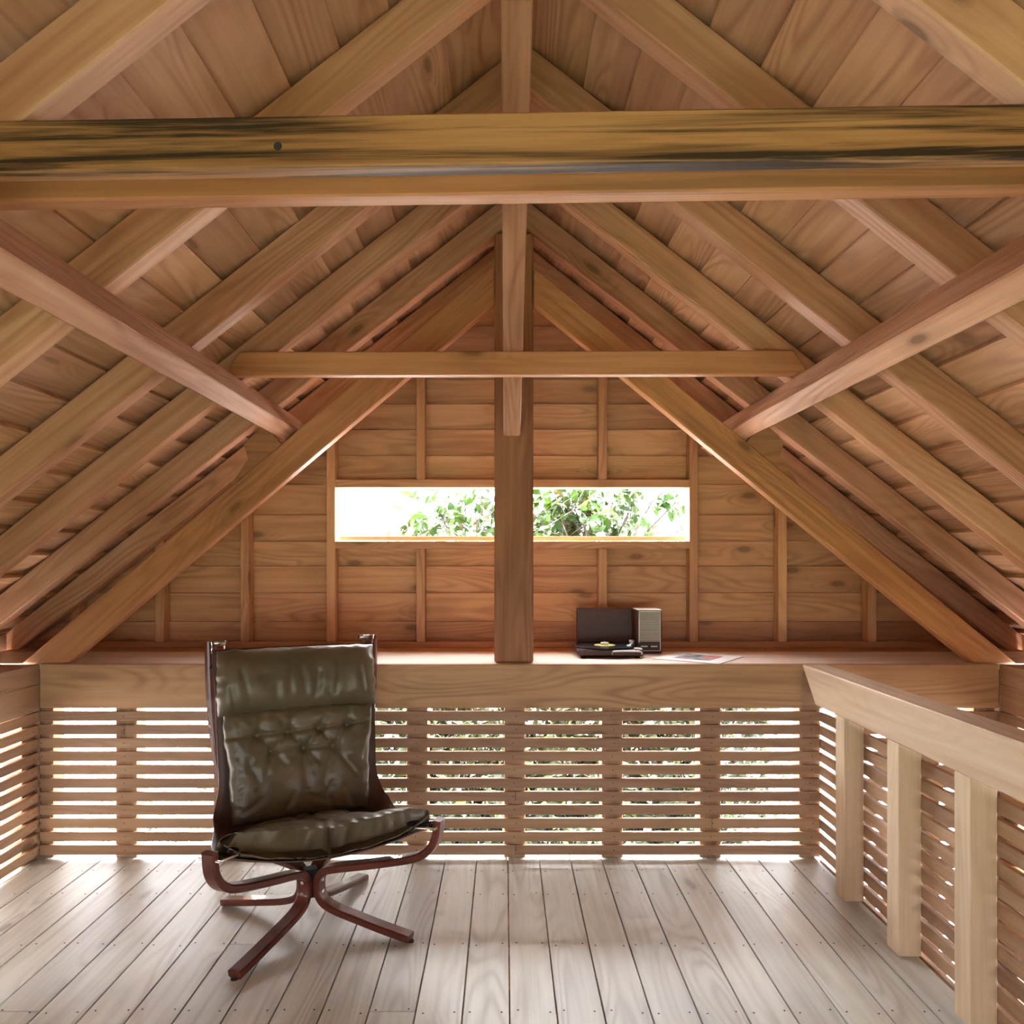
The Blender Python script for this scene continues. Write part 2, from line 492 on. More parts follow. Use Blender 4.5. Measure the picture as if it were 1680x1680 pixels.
# ------------------------------------------------------------------ slatted walls
def slat_screen(name, p0, p1, out, label, posts, boards=(), extra_low=0, post_m=None):
    """slats from p0 to p1 (x, y); out = outward unit normal; posts = distances along"""
    p0, p1 = Vector((*p0, 0)), Vector((*p1, 0))
    d = (p1 - p0); ln = d.length; d.normalize(); o = Vector((*out, 0))
    root = empty(name, p0)
    sgn = 1 if Vector((0, 0, 1)).cross(d).dot(o) > 0 else -1
    Mx = frame((0, 0, 0), d)
    b = MB()
    tops = list(SLAT_TOP)
    for k in range(extra_low):
        tops.append(SLAT_TOP[-1] - 0.0579 * (k + 1))
    def ybox(x0, x1, t0, t1, z0, z1):
        ya, yb = sorted((sgn * t0, sgn * t1))
        return boxc(x0, x1, ya, yb, z0, z1)
    for zt in tops:
        js = random.choice(posts[1:-1] or [ln / 2]) if ln > 2 and random.random() < 0.6 else None
        parts = [(0, ln)] if js is None else [(0, js + 0.048), (js + 0.049, ln)]
        for a, e in parts:
            b.hexa(ybox(a, e, 0, 0.018, zt - SLAT_H + random.uniform(-.0008, .0008), zt + random.uniform(-.0008, .0008)), 0.0016, None, 0, Mx)
        for ps in posts:
            if zt < 0: continue
            c = Mx @ Vector((ps + 0.045 + random.uniform(-.008, .008), 0, zt - SLAT_H / 2)); n = -o
            b.cyl(c + o * 0.003, c + n * 0.0006, 0.0026, 6, mat=1, smooth=False)
    b.build('slat_panel', [M['slat'], M['nail']], root)
    for z0, z1 in boards:
        timber('top_board', ybox(0, ln, 0, 0.018, z0, z1), M['slat'], Mx, root, 0.0016)
    for ps in posts:
        zb = 0.0 if not extra_low else -0.6
        timber('post', ybox(ps, ps + 0.092, 0.0185, 0.105, zb, ZS - 0.0285), post_m or M['slat'], Mx, root, 0.002, gx=2)
    tag(root, label, 'slatted screen')
    return root

bx = [(v - 828) * 3.381 / 1275 - XL for v in (67 - 14, 190, 350, 509, 667, 827, 987, 1148, 1311)]
slat_screen('slat_screen', (XL, YB), (1.365, YB), (0, 1), 'long slatted timber screen below the shelf, daylight and leaves showing between the slats', bx, [(0.6515, 0.653)] if False else ())
slat_screen('slat_screen', (1.47, YB), (XR, YB), (0, 1), 'short slatted screen in the stair corner behind the handrail', [0.0, 0.33, 0.57], extra_low=9)
slat_screen('slat_screen', (XL, YB - 0.001), (XL, Y0), (-1, 0), 'slatted timber side wall at the left edge of the room', [0.0 + 0.43 * k for k in range(12)][:11], [(0.6415, 0.755), (0.757, ZS - 0.0)])
slat_screen('slat_screen', (XR, YB - 0.001), (XR, Y0), (1, 0), 'slatted timber side wall beyond the stair opening at the far right', [0.0 + 0.43 * k for k in range(11)], [(0.6415, 0.755), (0.757, ZS)], extra_low=9)

o = timber('corner_post', boxc(XL - 0.09, XL - 0.001, YB - 0.0005, YB + 0.09, -0.02, ZS - 0.029), M['slat'], gx=2)
tag(o, 'square corner post where the left slatted wall meets the shelf apron', 'post')
o = timber('corner_post', boxc(XR + 0.001, XR + 0.09, YB - 0.0005, YB + 0.09, -0.6, ZS - 0.029), M['slat'], gx=2)
tag(o, 'square corner post where the right slatted wall meets the shelf apron', 'post')
random.seed(107)
# ------------------------------------------------------------------ stair railing
rl = empty('railing', (XRAIL, YB, 0))
RT, RB = ZS, 0.694
zc = lambda x, y, z: (x - XRAIL, y - YB, z)
c = [zc(XRAIL - 0.002, Y0, RB), zc(XRAIL - 0.002, 3.21, RB), zc(XRAIL + 0.103, 3.352, RB), zc(XRAIL + 0.103, Y0, RB),
     zc(XRAIL - 0.002, Y0, RT), zc(XRAIL - 0.002, 3.355, RT), zc(XRAIL + 0.103, 3.355, RT), zc(XRAIL + 0.103, Y0, RT)]
o = timber('top_rail', [c[0], c[3], c[2], c[1], c[4], c[7], c[6], c[5]], M['pale'], parent=rl, bevel=0.004, gx=1)
for yf in (2.939, 2.534, 2.143, 1.74, 1.34, 0.94, 0.54):
    timber('post', [zc(*p) for p in boxc(XRAIL, XRAIL + 0.075, yf, yf + 0.08, 0.0, RB)], M['pale'], parent=rl, bevel=0.003, gx=2)
sb = MB()
for zt in SLAT_TOP + [SLAT_TOP[-1] - 0.0579 * (k + 1) for k in range(3)]:
    sb.hexa([zc(*p) for p in boxc(XRAIL + 0.0755, XRAIL + 0.0935, Y0, YB - 0.002, zt - SLAT_H, zt)], 0.0016, gx=1)
sb.build('slat_panel', M['slat'], rl)
timber('end_block', [zc(*p) for p in boxc(XRAIL + 0.0, XRAIL + 0.09, 3.36, 3.3615, 0.65, ZS - 0.03)], M['slat'], parent=rl, bevel=0)
tag(rl, 'pale timber stair railing with thick handrail, square posts and slats', 'railing')

random.seed(105)
# ------------------------------------------------------------------ roof timbers
def rafter(sg, yf, th, label, material=None, length=3.15, depth=RD):
    def P(q, o, y):
        return Vector((RX + sg * (q * CS + o * SN), y, RZ - q * SN + o * CS))
    # local frame: x down the slope, y along the room, z up from the underside
    xd = Vector((sg * CS, 0, -SN))
    zl = Vector((sg * SN, 0, CS))
    yl = zl.cross(xd)
    Mx = Matrix((xd, yl, zl)).transposed().to_4x4()
    Mx.translation = P(0, 0, yf + th / 2)
    t = math.tan(TH)
    h = th / 2
    g = 0.0012
    c = [(g, -h, 0), (length, -h, 0), (length, h, 0), (g, h, 0), (g - depth * t, -h, depth), (length, -h, depth), (length, h, depth), (g - depth * t, h, depth)]
    o = timber('rafter', c, material or M['rafter'], Mx, bevel=0.004)
    tag(o, label, 'rafter', 'common rafters under the roof boards')
    return o

RT_ = 0.068
yl_ = [3.905, 3.437, 2.950, 2.483, 1.940, 1.388]
yr_ = [3.905, 3.437, 2.935, 2.425, 1.862, 1.345]
L_lab = ['left roof rafter lying against the gable wall, the farthest back on its side',
         'left roof rafter meeting the top of the square post, above the heavy principal',
         'left roof rafter that the thin collar beam is nailed to',
         'left roof rafter between the collar-beam rafter and the second nearest one',
         'second nearest rafter on the left slope, running behind the dark front beams',
         'nearest rafter on the left slope, crossing the upper left corner']
R_lab = ['right roof rafter lying against the gable wall, the farthest back on its side',
         'right roof rafter meeting the top of the square post, above the heavy principal',
         'right roof rafter that the thin collar beam is nailed to',
         'right roof rafter between the collar-beam rafter and the second nearest one',
         'second nearest rafter on the right slope, running behind the dark front beams',
         'nearest rafter on the right slope, with a dark knot, crossing the upper right corner']
for i in range(6):
    th = RT_ if i < 5 else 0.06
    ln_ = 3.27 if i == 0 else 3.15
    rafter(-1, yl_[i], th, L_lab[i], length=ln_)
    rafter(1, yr_[i], th, R_lab[i], length=ln_)

# king post
PX0, PX1 = -0.0455, 0.1255
o = timber('post', boxc(PX0 - RX, PX1 - RX, 0, 0.12, 0, 2.726 - ZS), M['post'], Matrix.Translation((RX, 3.40, ZS)), bevel=0.008, gx=2)
tag(o, 'dark square post standing in the middle of the shelf and rising to the ridge', 'post')

# principal rafters
for sg, slp, lab in ((-1, 0.845, 'left'), (1, 0.82, 'right')):
    za, vd = 2.482, (0.172 if sg < 0 else 0.156)
    a0 = 0.087
    def zb(a): return za - slp * a
    af0 = (za - ZS - 0.001) / slp; af1 = (za + vd - ZS - 0.001) / slp
    ya, yb = 3.385, 3.447
    org = Vector((RX, ya, ZS))
    def W(a, y, z): return Vector((RX + sg * a, y, z)) - org
    xd = Vector((sg, 0, -slp)).normalized()
    cw = [W(a0, ya, zb(a0)), W(af0, ya, ZS + 0.001), W(af0, yb, ZS + 0.001), W(a0, yb, zb(a0)), W(a0, ya, zb(a0) + vd), W(af1, ya, ZS + 0.001), W(af1, yb, ZS + 0.001), W(a0, yb, zb(a0) + vd)]
    zl = Vector((0, 1, 0)).cross(xd) if sg > 0 else xd.cross(Vector((0, 1, 0)))
    zl = Vector((sg * slp, 0, 1)).normalized()
    yl = zl.cross(xd)
    Mx = Matrix((xd, yl, zl)).transposed().to_4x4(); Mx.translation = org + Vector((sg * a0, 0, zb(a0) - ZS))
    inv = Mx.inverted()
    cl = [inv @ (p + org) for p in cw]
    if sg < 0:
        cl = [cl[3], cl[2], cl[1], cl[0], cl[7], cl[6], cl[5], cl[4]]
    o = timber('principal_rafter', cl, M['principal'], Mx, bevel=0.004)
    tag(o, 'heavy diagonal principal rafter from the post down to the %s end of the shelf' % lab, 'rafter', 'principal rafters of the back truss')

# purlins, resting on the principals, and the blocks that hold them
for sg, lab in ((-1, 'left'), (1, 'right')):
    qc = (1.0 if sg < 0 else 1.005) / CS
    pw, pd = 0.07, 0.149
    # local: x along depth, cross-section in roof axes
    e = Vector((sg * CS, 0, -SN)); n = Vector((sg * SN, 0, CS))
    U = Vector((RX, 0, RZ)) + e * (1.041 / CS) - n * 0.001
    ya, yb = Y0 - 0.2, 3.93
    Mx = Matrix((Vector((0, 1, 0)), e, n)).transposed().to_4x4()
    if Mx.determinant() < 0:
        Mx = Matrix((Vector((0, 1, 0)), -e, n)).transposed().to_4x4()
        yy = (-pw, 0)
    else:
        yy = (0, pw)
    Mx.translation = U + Vector((0, ya, 0))
    o = timber('purlin', boxc(0, yb - ya, yy[0], yy[1], -pd, 0), M['rafter'] if sg < 0 else M['rafter'], Mx, bevel=0.004)
    tag(o, 'long %s purlin running from overhead to the %s principal rafter' % (lab, lab), 'beam', 'purlins under the rafters')
    # cleat below the purlin, on the principal
    slp = 0.845 if sg < 0 else 0.82
    e2 = Vector((sg, 0, -slp)).normalized(); n2 = Vector((sg * slp, 0, 1)).normalized()
    a_c = abs((U + e * pw - n * pd).x - RX) + 0.012
    base = Vector((RX + sg * a_c, 3.388, 2.482 + (0.172 if sg < 0 else 0.156) - slp * a_c + 0.001))
    prof = [(0.0, 0.0), (0.30, 0.0), (0.15, 0.045), (0.125, 0.105), (0.0, 0.115)]
    t = bmesh.new()
    for y in (0, 0.055):
        vs = [t.verts.new(e2 * p + n2 * q + Vector((0, y, 0))) for p, q in prof]
        t.faces.new(vs if y == 0 else vs[::-1])
    t.verts.ensure_lookup_table()
    k = len(prof)
    for i in range(k):
        t.faces.new([t.verts[i], t.verts[(i + 1) % k], t.verts[k + (i + 1) % k], t.verts[k + i]])
    b = MB(); b.add(t)
    o = b.build('purlin_cleat', M['post'], None, Matrix.Translation(base))
    tag(o, 'wedge shaped wooden block holding the %s purlin on the principal rafter' % lab, 'block', 'purlin blocks')

# collar beams: a thin one on the third rafter pair, two dark ones clamping the nearest pair
def collar(yf, th, z0, z1, a0, a1, material, rz, label, off=None):
    c = [(-a0, 0, 0), (a0, 0, 0), (a0, th, 0), (-a0, th, 0), (-a1, 0, z1 - z0), (a1, 0, z1 - z0), (a1, th, z1 - z0), (-a1, th, z1 - z0)]
    Mx = Matrix.Translation((RX, yf, z0)) @ Matrix.Rotation(rz, 4, 'Z')
    o = timber('collar_beam', c, material, Mx, bevel=0.004, off=off)
    tag(o, label, 'beam')
    return o
collar(2.888, 0.048, 1.983, 2.071, 1.09, 1.03, M['principal'], -math.radians(0.6), 'thin horizontal collar beam crossing in front of the post between the purlins')
nb = collar(1.343, 0.040, 1.982, 2.073, 1.12, 1.02, M['spalted'], -math.radians(1.7), 'front dark-streaked collar beam with a knot hole, spanning the whole view', off=(1.2, 7.3, 3.37))
b = MB(); b.cyl((-0.436, 0.002, 0.037), (-0.436, -0.0006, 0.037), 0.0075, 14, mat=0); b.build('knot_hole', M['nail'], nb)
collar(1.452, 0.046, 1.982, 2.073, 1.12, 1.02, M['principal'], -math.radians(1.7), 'plain collar beam just behind the dark-streaked one')

# ridge brace
p0 = Vector((RX - 0.008, 3.40, 1.3 + 0.533)); p1 = Vector((RX - 0.008, 2.03, 1.3 + 1.46))
d = (p1 - p0)
Mx = frame(p0, d, (0, 0, 1))
ln = d.length
c = [(0, -0.037, 0), (ln, -0.042, 0), (ln, 0.042, 0), (0, 0.037, 0), (0.07, -0.037, 0.07), (ln, -0.042, 0.07), (ln, 0.042, 0.07), (0.07, 0.037, 0.07)]
o = timber('ridge_brace', c, M['rafter'], Mx, bevel=0.004)
tag(o, 'sloping brace from the front of the post up to the ridge overhead', 'brace')

# ------------------------------------------------------------------ sling chair
def leather(name, c0, c1, rough):
    m, nt, b = mat(name)
    tc = N(nt, 'ShaderNodeTexCoord')
    n = N(nt, 'ShaderNodeTexNoise'); n.inputs['Scale'].default_value = 7; n.inputs['Detail'].default_value = 5
    nt.links.new(tc.outputs['Object'], n.inputs['Vector'])
    nt.links.new(ramp(nt, n.outputs['Fac'], [(0.3, c0), (0.7, c1)]), b.inputs['Base Color'])
    v = N(nt, 'ShaderNodeTexVoronoi'); v.inputs['Scale'].default_value = 420
    n3 = N(nt, 'ShaderNodeTexNoise'); n3.inputs['Scale'].default_value = 38; n3.inputs['Detail'].default_value = 4; n3.inputs['Distortion'].default_value = 0.8
    nt.links.new(tc.outputs['Object'], v.inputs['Vector']); nt.links.new(tc.outputs['Object'], n3.inputs['Vector'])
    bp = N(nt, 'ShaderNodeBump'); bp.inputs['Strength'].default_value = 0.25; bp.inputs['Distance'].default_value = 0.0015
    h = math_node(nt, 'ADD', math_node(nt, 'MULTIPLY', v.outputs['Distance'], 0.5), math_node(nt, 'MULTIPLY', n3.outputs['Fac'], 2.2))
    nt.links.new(h, bp.inputs['Height']); nt.links.new(bp.outputs[0], b.inputs['Normal'])
    b.inputs['Roughness'].default_value = rough
    return m
M['leather'] = leather('olive_leather', (0.084, 0.065, 0.038), (0.130, 0.102, 0.062), 0.34)
M['sling'] = leather('brown_saddle_leather', (0.060, 0.032, 0.028), (0.085, 0.045, 0.038), 0.5)
M['lacquer'] = wood('red_lacquered_wood', (0.15, 0.038, 0.020), (0.115, 0.028, 0.015), (0.065, 0.016, 0.010), rough=0.3, figure=0.2, knots=0, tint=0.1, coat=0.5)
M['chrome'] = plain('chrome', (0.75, 0.75, 0.76), 0.18, metal=1)
M['strap'] = plain('black_webbing', (0.015, 0.015, 0.016), 0.8)

chair = empty('sling_chair', (-0.690, 2.764, 0), math.atan2(0.417, 0.909))
tag(chair, 'tufted olive leather sling lounge chair on a red bentwood cross base', 'chair')

def catmull(pts, n):
    pts = [Vector(p) for p in pts]
    P = [pts[0] * 2 - pts[1]] + pts + [pts[-1] * 2 - pts[-2]]
    out = []
    for i in range(1, len(P) - 2):
        for k in range(n):
            t = k / n
            a, b, c, d = P[i - 1:i + 3]
            out.append(0.5 * ((2 * b) + (c - a) * t + (2 * a - 5 * b + 4 * c - d) * t * t + (3 * b - a - 3 * c + d) * t ** 3))
    out.append(pts[-1])
    return out

def strip(name, path, wdir, width, thick, material, parent, ch=0.005):
    """laminated strip: rounded rectangle swept along a path lying in the plane normal to wdir"""
    wdir = Vector(wdir).normalized()
    t = bmesh.new()
    gcs = []
    rings = []
    ac = 0
    for i, p in enumerate(path):
        d = (path[min(i + 1, len(path) - 1)] - path[max(i - 1, 0)]).normalized()
        nrm = wdir.cross(d).normalized()
        a, b = width / 2, thick / 2
        sec = [(-a + ch, -b), (a - ch, -b), (a, -b + ch), (a, b - ch), (a - ch, b), (-a + ch, b), (-a, b - ch), (-a, -b + ch)]
        rings.append([t.verts.new(p + wdir * u + nrm * v) for u, v in sec])
    for r0, r1 in zip(rings, rings[1:]):
        for k in range(8):
            f = t.faces.new([r0[k], r0[(k + 1) % 8], r1[(k + 1) % 8], r1[k]])
    t.faces.new(rings[0][::-1]); t.faces.new(rings[-1])
    b = MB(); b.add(t, 0.5)
    return b.build(name, material, parent)

def radial(prof, ang_dir, n=7):
    dx, dy = ang_dir
    l = math.hypot(dx, dy); dx /= l; dy /= l
    return catmull([(r * dx, r * dy, z) for r, z in prof], n), (-dy, dx, 0)

low = [(0.392, 0.0145), (0.30, 0.030), (0.20, 0.049), (0.11, 0.068), (0.062, 0.086), (0.040, 0.112), (0.035, 0.14), (0.038, 0.172), (0.06, 0.198)]
front_up = [(0.11, 0.215), (0.25, 0.247), (0.39, 0.283), (0.452, 0.312), (0.488, 0.360), (0.499, 0.428)]
rear_up = [(0.15, 0.212), (0.27, 0.232), (0.335, 0.272), (0.368, 0.35), (0.395, 0.45), (0.436, 0.62), (0.455, 0.80), (0.462, 0.985)]
corners = {}
for sx in (-1, 1):
    pth, wd = radial(low + front_up, (sx * 0.36, -0.345))
    st_ = strip('bent_leg', pth, wd, 0.05, 0.026, M['lacquer'], chair); tag(st_, 'red bentwood strip from a foot up to a front corner of the seat')
    for z in (0.125, 0.165):
        b = MB(); dv = Vector((sx * 0.36, -0.345, 0)).normalized()
        b.cyl(dv * 0.046 + Vector((0, 0, z)), dv * 0.0515 + Vector((0, 0, z)), 0.0062, 12); b.build('bolt', M['chrome'], st_)
    b = MB(); b.add(tubes([([pth[0] + Vector((0, 0, -0.0144)), pth[0] + Vector((0, 0, -0.009))], 0.012)], 10)); b.build('glide', M['strap'], st_)
    pth2, wd2 = radial(low + rear_up, (sx * 0.31, 0.342))
    st2 = strip('bent_leg', pth2, wd2, 0.05, 0.024, M['lacquer'], chair); tag(st2, 'red bentwood strip from a foot up to a top corner of the back')
    corners[sx] = (pth[-1], pth2[-1])
    # steel hardware at the four corners
    f = pth[-1]
    r_ = Vector(wd)
    tube_obj('corner_hook', [([f + r_ * 0.040 + Vector((0, 0, -0.022)), f - r_ * 0.040 + Vector((0, 0, -0.022))], 0.0045),
                             ([f + r_ * 0.034 + Vector((0, 0, -0.022)), f + r_ * 0.034 - Vector((sx * 0.05, -0.03, 0.022)), f + r_ * 0.02 - Vector((sx * 0.075, -0.03, 0.022))], 0.004),
                             ([f - r_ * 0.034 + Vector((0, 0, -0.022)), f - r_ * 0.034 - Vector((sx * 0.05, -0.03, 0.022)), f - r_ * 0.02 - Vector((sx * 0.075, -0.03, 0.022))], 0.004)], M['chrome'], chair)
    f = pth2[-1]
    tube_obj('corner_hook', [([f + Vector((sx * 0.012, 0, -0.008)), f + Vector((-sx * 0.055, -0.012, -0.006))], 0.0085),
                             ([f + Vector((-sx * 0.045, -0.012, -0.008)), f + Vector((-sx * 0.048, -0.02, -0.05))], 0.0035),
                             ([f + Vector((sx * 0.002, -0.022, 0.002)), f + Vector((-sx * 0.006, -0.03, -0.05))], 0.0035)], M['chrome'], chair)
b = MB()
b.box((-0.022, -0.022, 0.10), (0.022, 0.022, 0.20), 0.002)
b.build('centre_block', M['strap'], chair)

# sling surface: v runs from the front edge (0) over the crease to the top (1)
SP = catmull([(0, -0.335, 0.352), (0, -0.20, 0.312), (0, -0.05, 0.276), (0, 0.07, 0.256), (0, 0.145, 0.270), (0, 0.195, 0.36), (0, 0.232, 0.50), (0, 0.275, 0.70), (0, 0.312, 0.86), (0, 0.335, 0.955)], 12)
LN = [0]
for a, b_ in zip(SP, SP[1:]): LN.append(LN[-1] + (b_ - a).length)
TOT = LN[-1]
def prof(v):
    s_ = max(0, min(1, v)) * TOT
    for i in range(len(LN) - 1):
        if LN[i + 1] >= s_:
            t = (s_ - LN[i]) / (LN[i + 1] - LN[i])
            return SP[i].lerp(SP[i + 1], t)
    return SP[-1]
def lerp_tab(tab, v):
    for (a, x), (b_, y) in zip(tab, tab[1:]):
        if v <= b_:
            t = (v - a) / (b_ - a); t = t * t * (3 - 2 * t)
            return x + (y - x) * t
    return tab[-1][1]
def sling_pt(u, v, tab, wing=0.0):
    p = prof(v)
    hw = lerp_tab(tab, v)
    up = 0.062 * u * u * max(0, 1 - v / 0.34) + 0.13 * u ** 4 * max(0, 1 - abs(v - 0.38) / 0.30) * wing
    fw = -0.028 * u * u * max(0, min(1, (v - 0.45) / 0.2)) 
    return Vector((u * hw, p.y + fw, p.z + up))
W_SL = [(0, 0.348), (0.16, 0.340), (0.36, 0.318), (0.55, 0.292), (0.80, 0.298), (1.0, 0.308)]
bm = bmesh.new()
NU, NV = 24, 60
vv = [[bm.verts.new(sling_pt(-1 + 2 * i / NU, j / NV, W_SL, 1.0)) for i in range(NU + 1)] for j in range(NV + 1)]
for j in range(NV):
    for i in range(NU):
        bm.faces.new([vv[j][i], vv[j][i + 1], vv[j + 1][i + 1], vv[j + 1][i]]).smooth = True
me = bpy.data.meshes.new('sling'); bm.to_mesh(me); bm.free()
o = link('sling', me, M['sling'], chair)
md = o.modifiers.new('solid', 'SOLIDIFY'); md.thickness = 0.005; md.offset = 0
tag(o, 'purple-brown leather sling hung from four corners')
for sx in (-1, 1):
    a = corners[sx][1]; q = sling_pt(sx * 0.97, 0.985, W_SL)
    b = MB(); b.hexa([tuple(p) for p in (q + Vector((-.02, 0, -.05)), q + Vector((.012, 0, -.05)), q + Vector((.012, .006, -.05)), q + Vector((-.02, .006, -.05)), a + Vector((-sx * .05 - .016, -.012, -.04)), a + Vector((-sx * .05 + .016, -.012, -.04)), a + Vector((-sx * .05 + .016, -.006, -.04)), a + Vector((-sx * .05 - .016, -.006, -.04)))], 0)
    b.build('strap', M['strap'], chair)
    a = corners[sx][0]; q = sling_pt(sx * 0.97, 0.02, W_SL)
    b = MB(); c1 = a + Vector((-sx * .05, .03, -.03))
    b.add(tubes([([q + Vector((-sx * .06, .05, -.002)), q, c1, a + Vector((-sx * .012, .01, -.022))], [0.012, 0.012, 0.010, 0.006])], 8))
    b.build('strap', M['strap'], chair)

def seg_dist(p, a, b):
    ab = b - a
    t = max(0, min(1, (p - a).dot(ab) / max(1e-9, ab.dot(ab))))
    return (p - a - ab * t).length

def pad(name, v0, v1, tab, off, T, nu, nv, dent, pu=5.0, pv=4.0, back=0.55, seed=0, label=None, edge=0.0):
    bm = bmesh.new()
    def base(u, v): return sling_pt(u, v0 + (v1 - v0) * v, tab)
    top, bot = [], []
    pos = {}
    for j in range(nv + 1):
        # denser rows towards the edges
        v = 0.5 - 0.5 * math.cos(math.pi * j / nv)
        v = 0.6 * v + 0.4 * j / nv
        rt_, rb_ = [], []
        for i in range(nu + 1):
            u = -math.cos(math.pi * i / nu); u = 0.6 * u + 0.4 * (-1 + 2 * i / nu)
            e = 0.004
            P = base(u, v)
            du = base(u + e, v) - base(u - e, v)
            dv = base(u, min(1, v + e)) - base(u, max(0, v - e))
            n = du.cross(dv).normalized()
            h = T * math.sqrt(max(0, 1 - abs(u) ** pu)) * math.sqrt(max(0, 1 - abs(2 * v - 1) ** pv))
            if j in (0, nv) or i in (0, nu): h = 0
            d_ = dent(u, v) * min(1, h / (T * 0.5)) if h > 0 else 0
            c = P + n * (off)
            # puckered outline
            if h == 0 or True:
                k = noise.noise(Vector((u * 7, v * 9, seed))) * 0.006
                c = c + Vector((k if abs(u) > 0.9 else 0, 0, k if abs(2 * v - 1) > 0.9 else 0))
            vt = bm.verts.new(c + n * (h + d_))
            pos[(i, j)] = (u, v)
            rt_.append(vt)
            rb_.append(vt if h == 0 else bm.verts.new(c - n * h * back))
        top.append(rt_); bot.append(rb_)
    for j in range(nv):
        for i in range(nu):
            for g, fl_ in ((top, False), (bot, True)):
                q = [g[j][i], g[j][i + 1], g[j + 1][i + 1], g[j + 1][i]]
                if fl_: q = q[::-1]
                try: bm.faces.new(q).smooth = True
                except ValueError: pass
    me = bpy.data.meshes.new(name); bm.to_mesh(me); bm.free()
    o = link(name, me, M['leather'], chair)
    return o, (lambda u, v: (base(u, v), (base(u + .004, v) - base(u - .004, v)).cross(base(u, min(1, v + .004)) - base(u, max(0, v - .004))).normalized()))

def ridged(p, s_):
    return 1 - abs(noise.noise(p * s_)) * 2

# back pad
btn1 = [(-0.58, 0.77), (-0.165, 0.775), (0.26, 0.785), (0.66, 0.80)]
btn2 = [(-0.41, 0.62), (0.047, 0.615), (0.47, 0.615)]
SCU, SCV = 0.262, 0.43
m2 = lambda q: Vector((q[0] * SCU, q[1] * SCV))
zig = [btn1[0], btn2[0], btn1[1], btn2[1], btn1[2], btn2[2], btn1[3]]
creases = [(m2(a), m2(b_), 0.0085, 0.0065) for a, b_ in zip(zig, zig[1:])]
creases += [(m2(a), m2(b_), 0.006, 0.007) for a, b_ in zip(btn1, btn1[1:])]
creases += [(m2(a), m2(b_), 0.006, 0.007) for a, b_ in zip(btn2, btn2[1:])]
creases += [(m2((-0.97, 0.77)), m2(btn1[0]), 0.006, 0.007), (m2(btn1[3]), m2((0.97, 0.83)), 0.006, 0.007)]
creases += [(m2(btn2[1]), m2((0.03, 0.45)), 0.011, 0.010), (m2((0.03, 0.45)), m2((0.06, 0.27)), 0.009, 0.012), (m2((0.06, 0.27)), m2((-0.02, 0.2)), 0.005, 0.012)]
rc = random.Random(5)
for bx_, by_ in btn1:
    for _ in range(2):
        creases.append((m2((bx_, by_)), m2((bx_ + rc.uniform(-.14, .14), by_ + rc.uniform(.1, .2))), 0.005, 0.008))
for bx_, by_ in btn2:
    for _ in range(3):
        creases.append((m2((bx_, by_)), m2((bx_ + rc.uniform(-.35, .35), by_ - rc.uniform(.1, .3))), 0.0055, 0.010))
for (a, b_) in (((-0.5, 0.42), (-0.62, 0.3)), ((-0.75, 0.55), (-0.62, 0.36)), ((0.25, 0.13), (0.42, 0.28)), ((0.05, 0.2), (0.3, 0.12)), ((-0.3, 0.03), (-0.12, 0.22)), ((0.75, 0.05), (0.62, 0.25)), ((-0.85, 0.1), (-0.6, 0.2)), ((0.9, 0.42), (0.72, 0.5)), ((0.3, 0.3), (0.42, 0.08))):
    creases.append((m2(a), m2(b_), 0.006, 0.012))
def dent_back(u, v):
    p = Vector((u * SCU, v * SCV))
    d = 0
    for q in btn1 + btn2:
        r = (p - m2(q)).length
        d -= 0.020 * math.exp(-(r / 0.016) ** 2) + 0.010 * math.exp(-(r / 0.045) ** 2)
    s_ = 0
    for a, b_, amp, wd in creases:
        s_ = max(s_, amp * math.exp(-(seg_dist(p, a, b_) / wd) ** 2))
    d -= s_
    d += 0.005 * noise.noise(Vector((u * 2.2, v * 2.6, 3.1))) + 0.0030 * ridged(Vector((u * 3.0 + v * 1.5, v * 5.5, 9)), 1.0)
    ed = min(1 - abs(u), 2 * min(v, 1 - v))
    d += 0.0045 * math.exp(-(ed / 0.22) ** 2) * noise.noise(Vector((u * 13, v * 17, 4)))
    return d
W_BK = [(0, 0.31), (0.45, 0.250), (0.58, 0.262), (0.80, 0.285), (1.0, 0.30)]
VB0, VB1 = 0.465, 0.805
back_o, back_f = pad('back_cushion', VB0, VB1, W_BK, 0.030, 0.048, 84, 96, dent_back, 6, 7, 0.5, 2)
btn = None
for q in btn1 + btn2:
    P, n = back_f(q[0], q[1])
    h = 0.048 * math.sqrt(1 - abs(q[0]) ** 6) * math.sqrt(1 - abs(2 * q[1] - 1) ** 7)
    c = P + n * (0.030 + h + dent_back(*q) + 0.0045)
    b = MB(); t = bmesh.new()
    bmesh.ops.create_uvsphere(t, u_segments=12, v_segments=8, radius=0.0085, matrix=Matrix.Translation(c) @ n.to_track_quat('Z', 'Y').to_matrix().to_4x4() @ Matrix.Diagonal((1, 1, 0.5, 1)))
    for f in t.faces: f.smooth = True
    b.add(t); b.build('button', M['leather'], back_o)

